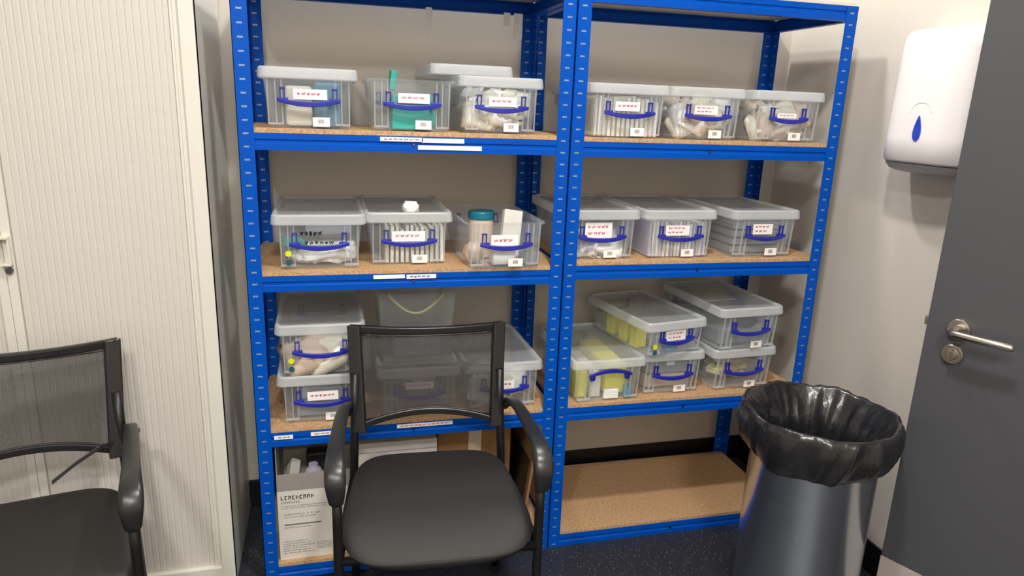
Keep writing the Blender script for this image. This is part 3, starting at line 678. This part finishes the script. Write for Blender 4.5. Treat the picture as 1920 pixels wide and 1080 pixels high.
# ------------------------------------------------------------------ tambour cabinet
cab = thing('tambour_cabinet', 'tall cream steel cabinet with beige ribbed sliding shutters, left of the shelving', 'cabinet', (-.585, .03, 0))
CX = .498; CD = .425; CH = 1.98
bm = bmesh.new()
box(bm, -CX, -CX+.0012, 0.0, CD, .0, CH); box(bm, CX-.0012, CX, 0.0, CD, 0, CH); box(bm, -CX+.0012, CX-.0012, CD-.0012, CD, 0, CH)
box(bm, -CX+.0012, CX-.0012, 0.02, CD-.0012, CH-.03, CH); box(bm, -CX+.0012, CX-.0012, 0.02, CD-.0012, .055, .075)
obj('carcass', bm, 'cab', cab)
bm = bmesh.new()
box(bm, -CX, -CX+.036, -.004, .022, 0.0, CH); box(bm, CX-.036, CX, -.004, .022, 0.0, CH); box(bm, -CX+.036, CX-.036, -.004, .022, CH-.05, CH); box(bm, -CX+.036, CX-.036, -.004, .022, 0.0, .062)
box(bm, CX-.0575, CX-.036, .006, .018, .062, CH-.05); box(bm, CX-.050, CX-.046, .003, .006, .062, CH-.05)
obj('face_frame', bm, 'cab', cab, bevel=.0012)
def shutter(x0, x1):
    bm = bmesh.new(); pts = []; n = int((x1-x0)/.0165); st = (x1-x0)/n
    for i in range(n):
        a = x0+i*st
        pts += [(a+.0002, .0125), (a+.0028, .0108), (a+st-.0028, .0105), (a+st-.0004, .0125)]
    loft(bm, [[(x, y, z_) for x, y in pts] + [(x1, .018, z_), (x0, .018, z_)] for z_ in (.062, CH-.05)])
    return bm
obj('tambour_shutter', shutter(.032, CX-.0575), 'tambour', cab); obj('tambour_shutter', shutter(-CX+.040, -.012), 'tambour', cab)
bm = bmesh.new(); box(bm, .0105, .031, .004, .018, .062, CH-.05); obj('shutter_edge', bm, 'cab', cab, bevel=.001)
bm = bmesh.new(); box(bm, -.0115, .0095, .004, .018, .062, CH-.05); obj('shutter_edge', bm, 'cab', cab, bevel=.001)
bm = bmesh.new(); box(bm, .006, .030, -.016, .004, 1.078, 1.084); box(bm, .006, .030, -.016, .004, 1.010, 1.016); box(bm, .006, .0095, -.016, .004, 1.016, 1.078); box(bm, .0265, .030, -.012, .004, 1.016, 1.078)
obj('pull_handle', bm, 'cab', cab, bevel=.001)
bm = bmesh.new(); disc_y(bm, .020, .996, .0085, -.006, .005, 20); obj('cabinet_lock', bm, 'rivet', cab)

# ------------------------------------------------------------------ chairs
def seat_cushion(wf, wr_, d_, z0, z1):
    bm = bmesh.new(); n = 44; rings = []
    def outline(s):
        pts = []
        for k in range(n):
            a = 2*PI*k/n; c, s_ = math.cos(a), math.sin(a); e = .42
            x = math.copysign(abs(c)**e, c); y = math.copysign(abs(s_)**e, s_)
            hw = (wf*(1-y)/2 + wr_*(1+y)/2)/2
            pts.append((x*hw*s, y*d_/2*s - (1-abs(x)**2)*.014*(1 if y < 0 else 0)))
        return pts
    lv = [(.93, 0), (.985, .10), (1.0, .35), (1.0, .6), (.985, .80), (.95, .93), (.88, 1.0), (.7, 1.03), (.45, 1.02), (.2, 1.0)]
    for s, t_ in lv:
        rg = []
        for x, y in outline(s):
            zt = z0 + (z1-z0)*t_
            yn = -y/(d_/2)
            drop = .040*max(0, yn-.35)**2/(.65**2)   # waterfall front
            dish = -.006*math.cos(min(1, abs(x)/(wf/2))*PI/2)*(1 if t_ > .9 else 0)
            rg.append((x, y, zt-drop*(t_ > .5) + dish))
        rings.append(rg)
    loft(bm, rings); return bm
def chair(label, loc, rz, strap=False):
    t = thing('visitor_chair', label, 'chair', loc, rz, 'black mesh-back visitor chairs')
    obj('seat', seat_cushion(.486, .41, .460, .415, .468), 'seat', t, smooth=True, subsurf=1)
    bm = bmesh.new(); rg = ring(.40, .36, .05, .396); loft(bm, [rg, ring(.43, .40, .06, .418)]); obj('seat_pan', bm, 'chair', t, smooth=False)
    XL = .238
    for s in (-1, 1):
        # front leg rises from floor to arm
        bm = bmesh.new(); tube(bm, [(s*(XL+.004), -.185, 0.004), (s*XL, -.182, .30), (s*XL, -.180, .50), (s*XL, -.180, .585)], .0115, 14); o = obj('leg', bm, 'steel_black', t, smooth=True)
        bm = bmesh.new(); tube(bm, [(s*(XL+.004), -.185, 0.0), (s*(XL+.004), -.185, 0.025)], .016, 14); obj('rubber_foot', bm, 'chair', o)
        # rear leg continues into back upright
        bm = bmesh.new(); tube(bm, [(s*(XL-.02), .27, 0.004), (s*(XL-.022), .235, .22), (s*(XL-.024), .215, .42), (s*(XL-.027), .222, .50), (s*(XL-.030), .235, .60), (s*(XL-.031), .246, .70)], .0125, 14); o = obj('leg', bm, 'steel_black', t, smooth=True)
        bm = bmesh.new(); tube(bm, [(s*(XL-.02), .27, 0.0), (s*(XL-.02), .268, 0.025)], .016, 14); obj('rubber_foot', bm, 'chair', o)
        bm = bmesh.new(); tube(bm, [(s*XL, -.181, .40), (s*(XL-.008), 0, .398), (s*(XL-.024), .214, .40)], .011, 12); obj('side_rail', bm, 'steel_black', t, smooth=True)
        # armrest: from the upright forward, arching down over the front leg
        P_ = [(XL-.016, .236, .575), (XL-.012, .228, .600), (XL-.008, .208, .620), (XL-.004, .17, .634), (XL, .09, .644), (XL+.002, .0, .650), (XL+.003, -.09, .653), (XL+.003, -.150, .650), (XL+.002, -.186, .636), (XL+.001, -.200, .610), (XL, -.194, .580), (XL, -.188, .556)]
        ws = [.010, .013, .015, .016, .017, .018, .019, .022, .025, .024, .019, .016]
        ths = [.007, .007, .007, .007, .007, .008, .010, .012, .016, .017, .016, .015]
        bm = bmesh.new(); sweep_rect(bm, [(s*a, b, c) for a, b, c in P_], (1, 0, 0), ws, ths); obj('armrest', bm, 'chair', t, smooth=True, subsurf=1)
        bm = bmesh.new(); tube(bm, [(s*(XL-.045), .238, .592), (s*(XL+.012), .230, .592)], .006, 10); obj('arm_bolt', bm, 'steel_black', t)
    bm = bmesh.new(); tube(bm, [(-XL, -.181, .402), (XL, -.181, .402)], .011, 12); obj('cross_rail', bm, 'steel_black', t, smooth=True)
    bm = bmesh.new(); tube(bm, [(-XL+.02, .214, .402), (XL-.02, .214, .402)], .011, 12); obj('cross_rail', bm, 'steel_black', t, smooth=True)
    # back: frame in a shallow curve
    def bp(u, v):  # u -1..1 across, v 0..1 up
        y = .222 + .065*v + .030*(1-u*u)
        wv = .205 + .012*v
        z_ = .558 + .253*v + (-.030*(u*u) + .018)*(1-v) + (.022*u*u - .012)*v
        return Vector((u*wv, y, z_))
    bm = bmesh.new()
    us = [-1+2*i/16 for i in range(17)]; vs_ = [i/8 for i in range(9)]
    for s in (-1, 1):
        sweep_rect(bm, [bp(s*.955, v) + Vector((0, -.002, 0)) for v in [-.06]+vs_+[1.03]], (1, .3*s, 0), [.019]*11, [.011]*11)
    sweep_rect(bm, [bp(u, 1.0) for u in us], (0, 0, 1), .011, .009); sweep_rect(bm, [bp(u, 0.0) for u in us], (0, 0, 1), .010, .009)
    obj('back_frame', bm, 'chair', t, smooth=False, bevel=.002)
    bm = bmesh.new()
    for s in (-1, 1):
        tube(bm, [bp(s*.87, v) + Vector((0, -.008, 0)) for v in (.06, .3, .6, .94)], .0022, 8)
    tube(bm, [bp(u*.86, .95) + Vector((0, -.008, 0)) for u in us], .0022, 8); tube(bm, [bp(u*.86, .05) + Vector((0, -.008, 0)) for u in us], .0022, 8)
    obj('back_piping', bm, 'chair', t, smooth=True)
    bm = bmesh.new(); g = [[bm.verts.new(bp(u*.94, .02+.96*v)) for u in us] for v in vs_]
    for i in range(8):
        for j in range(16): bm.faces.new((g[i][j], g[i][j+1], g[i+1][j+1], g[i+1][j]))
    obj('back_mesh', bm, 'mesh', t, smooth=True)
    if strap:
        bm = bmesh.new(); pts = [(.19, .215, .575), (.16, .195, .578), (.11, .165, .560), (.06, .135, .535)]
        sweep_rect(bm, pts, (0, .3, 1), .005, .001); obj('loose_strap', bm, 'chair', t)
    return t
chair('black mesh-back armchair standing in front of the shelving', (.468, -.324, 0), R(-3.7))
chair('black mesh-back armchair in front of the cream cabinet, cut off by the photo edge', (-.468, -.378, 0), R(12.5), strap=True)

# ------------------------------------------------------------------ waste bin and liner
bn = thing('waste_bin', 'round brushed steel waste bin beside the grey door', 'bin', (1.470, -.50, 0))
bm = bmesh.new(); lathe(bm, [(.156, .012), (.162, .015), (.162, .611), (.165, .616), (.162, .622), (.158, .622), (.158, .018)], 72, cap0=True); obj('bin_body', bm, 'bin', bn, smooth=True)
bm = bmesh.new(); lathe(bm, [(.161, 0), (.165, .003), (.165, .016), (.161, .018)], 64, cap0=True, cap1=True); obj('base_ring', bm, 'chair', bn, smooth=False)
for o_ in bn.children:
    m_ = o_.modifiers.new('es', 'EDGE_SPLIT'); m_.split_angle = R(35)
bm = bmesh.new(); seg = 120
prof = [(.170, .592), (.180, .600), (.188, .612), (.194, .628), (.197, .646), (.197, .664), (.195, .680), (.191, .691), (.186, .694), (.180, .686), (.169, .665), (.155, .632), (.151, .57), (.146, .49), (.135, .40), (.120, .32), (.08, .26), (.02, .24)]
rings = []; seg = 160
def crease(a, z, k, sd):  # sharp-ridged gathers of thin film
    n_ = noise.noise(Vector((math.cos(a)*k, math.sin(a)*k, z*2.2 + sd)))
    return 1 - abs(n_)*2.6
for i, (r_, z_) in enumerate(prof):
    rg = []
    for k in range(seg):
        a = 2*PI*k/seg
        tw = a + (.693-z_)*1.6
        f1 = crease(tw, z_, 2.6, 3); f2 = crease(tw*1.0, z_*2, 6.5, 8)
        if i <= 7: dr = .009*f1*(1-abs(i-3.5)/7) + .004*f2
        elif i <= 9: dr = .003*f2
        else: dr = -max(0, .026*f1 + .014*f2)*min(1, (i-9)/3)
        hang = -.030*max(0, math.cos(a - R(215))) + .012*noise.noise(Vector((math.cos(a)*2, math.sin(a)*2, 9)))
        zz_ = z_ + (hang*(1-i/7) if i < 7 else 0) + (.010*noise.noise(Vector((math.cos(a)*2.5, math.sin(a)*2.5, 1))) + .003*f2*0.5 if 5 <= i <= 9 else 0)
        rg.append(((r_+dr)*math.cos(a), (r_+dr)*math.sin(a), zz_))
    rings.append(rg)
loft(bm, rings, cap0=False, cap1=True)
bl = obj('bin_liner', bm, 'bag', smooth=True); bl.location = (1.470, -.50, 0)
tag(bl, 'crumpled black plastic liner folded over the rim of the steel bin', 'bin bag')

# ------------------------------------------------------------------ paper towel dispenser on the right wall
dp = thing('towel_dispenser', 'white wall-mounted paper towel dispenser with a blue teardrop window', 'paper towel dispenser', (WX, -.335, 1.300))
# local: wall plane x=0, protrudes to -x
def dprof(wid, dep, n=22):
    pts = [(0, wid/2)]
    for k in range(n+1):
        a = PI/2 + PI*k/n
        c, s_ = math.cos(a), math.sin(a)
        pts.append((-dep*abs(c)**.38 if abs(c) > 1e-6 else 0, math.copysign(abs(s_)**.42, s_)*wid/2))
    pts.append((0, -wid/2)); return pts
bm = bmesh.new(); lv = [(.285, .122, .030), (.292, .130, .036), (.294, .132, .10), (.292, .130, .22), (.286, .126, .33), (.280, .120, .372), (.270, .108, .386), (.25, .09, .390)]
loft(bm, [[(x, y, z_) for x, y in dprof(a, b)] for a, b, z_ in lv]); obj('cover', bm, 'disp', dp, smooth=True)
bm = bmesh.new(); loft(bm, [[(x, y, z_) for x, y in dprof(a, b)] for a, b, z_ in ((.20, .07, .0), (.25, .10, .006), (.27, .112, .012), (.285, .124, .028))]); obj('base_tray', bm, 'disp_grey', dp, smooth=False)
bm = bmesh.new()
n = 32; f_ = []; b_ = []
for k in range(n):
    a = 2*PI*k/n; yy_ = .017*math.sin(a)*(math.sin(a/2))**1.1; zz_ = .034*math.cos(a)
    f_.append((-.1345, yy_, .125+zz_)); b_.append((-.125, yy_, .125+zz_))
loft(bm, [b_, f_]); obj('teardrop_window', bm, 'drop', dp)
bm = bmesh.new(); tube(bm, [(-.1305+.0005*abs(i-8)/8, .036*math.cos(PI*i/16), .165+.028*math.sin(PI*i/16)) for i in range(17)], .0012, 6); obj('embossed_arc', bm, 'disp', dp, smooth=True)
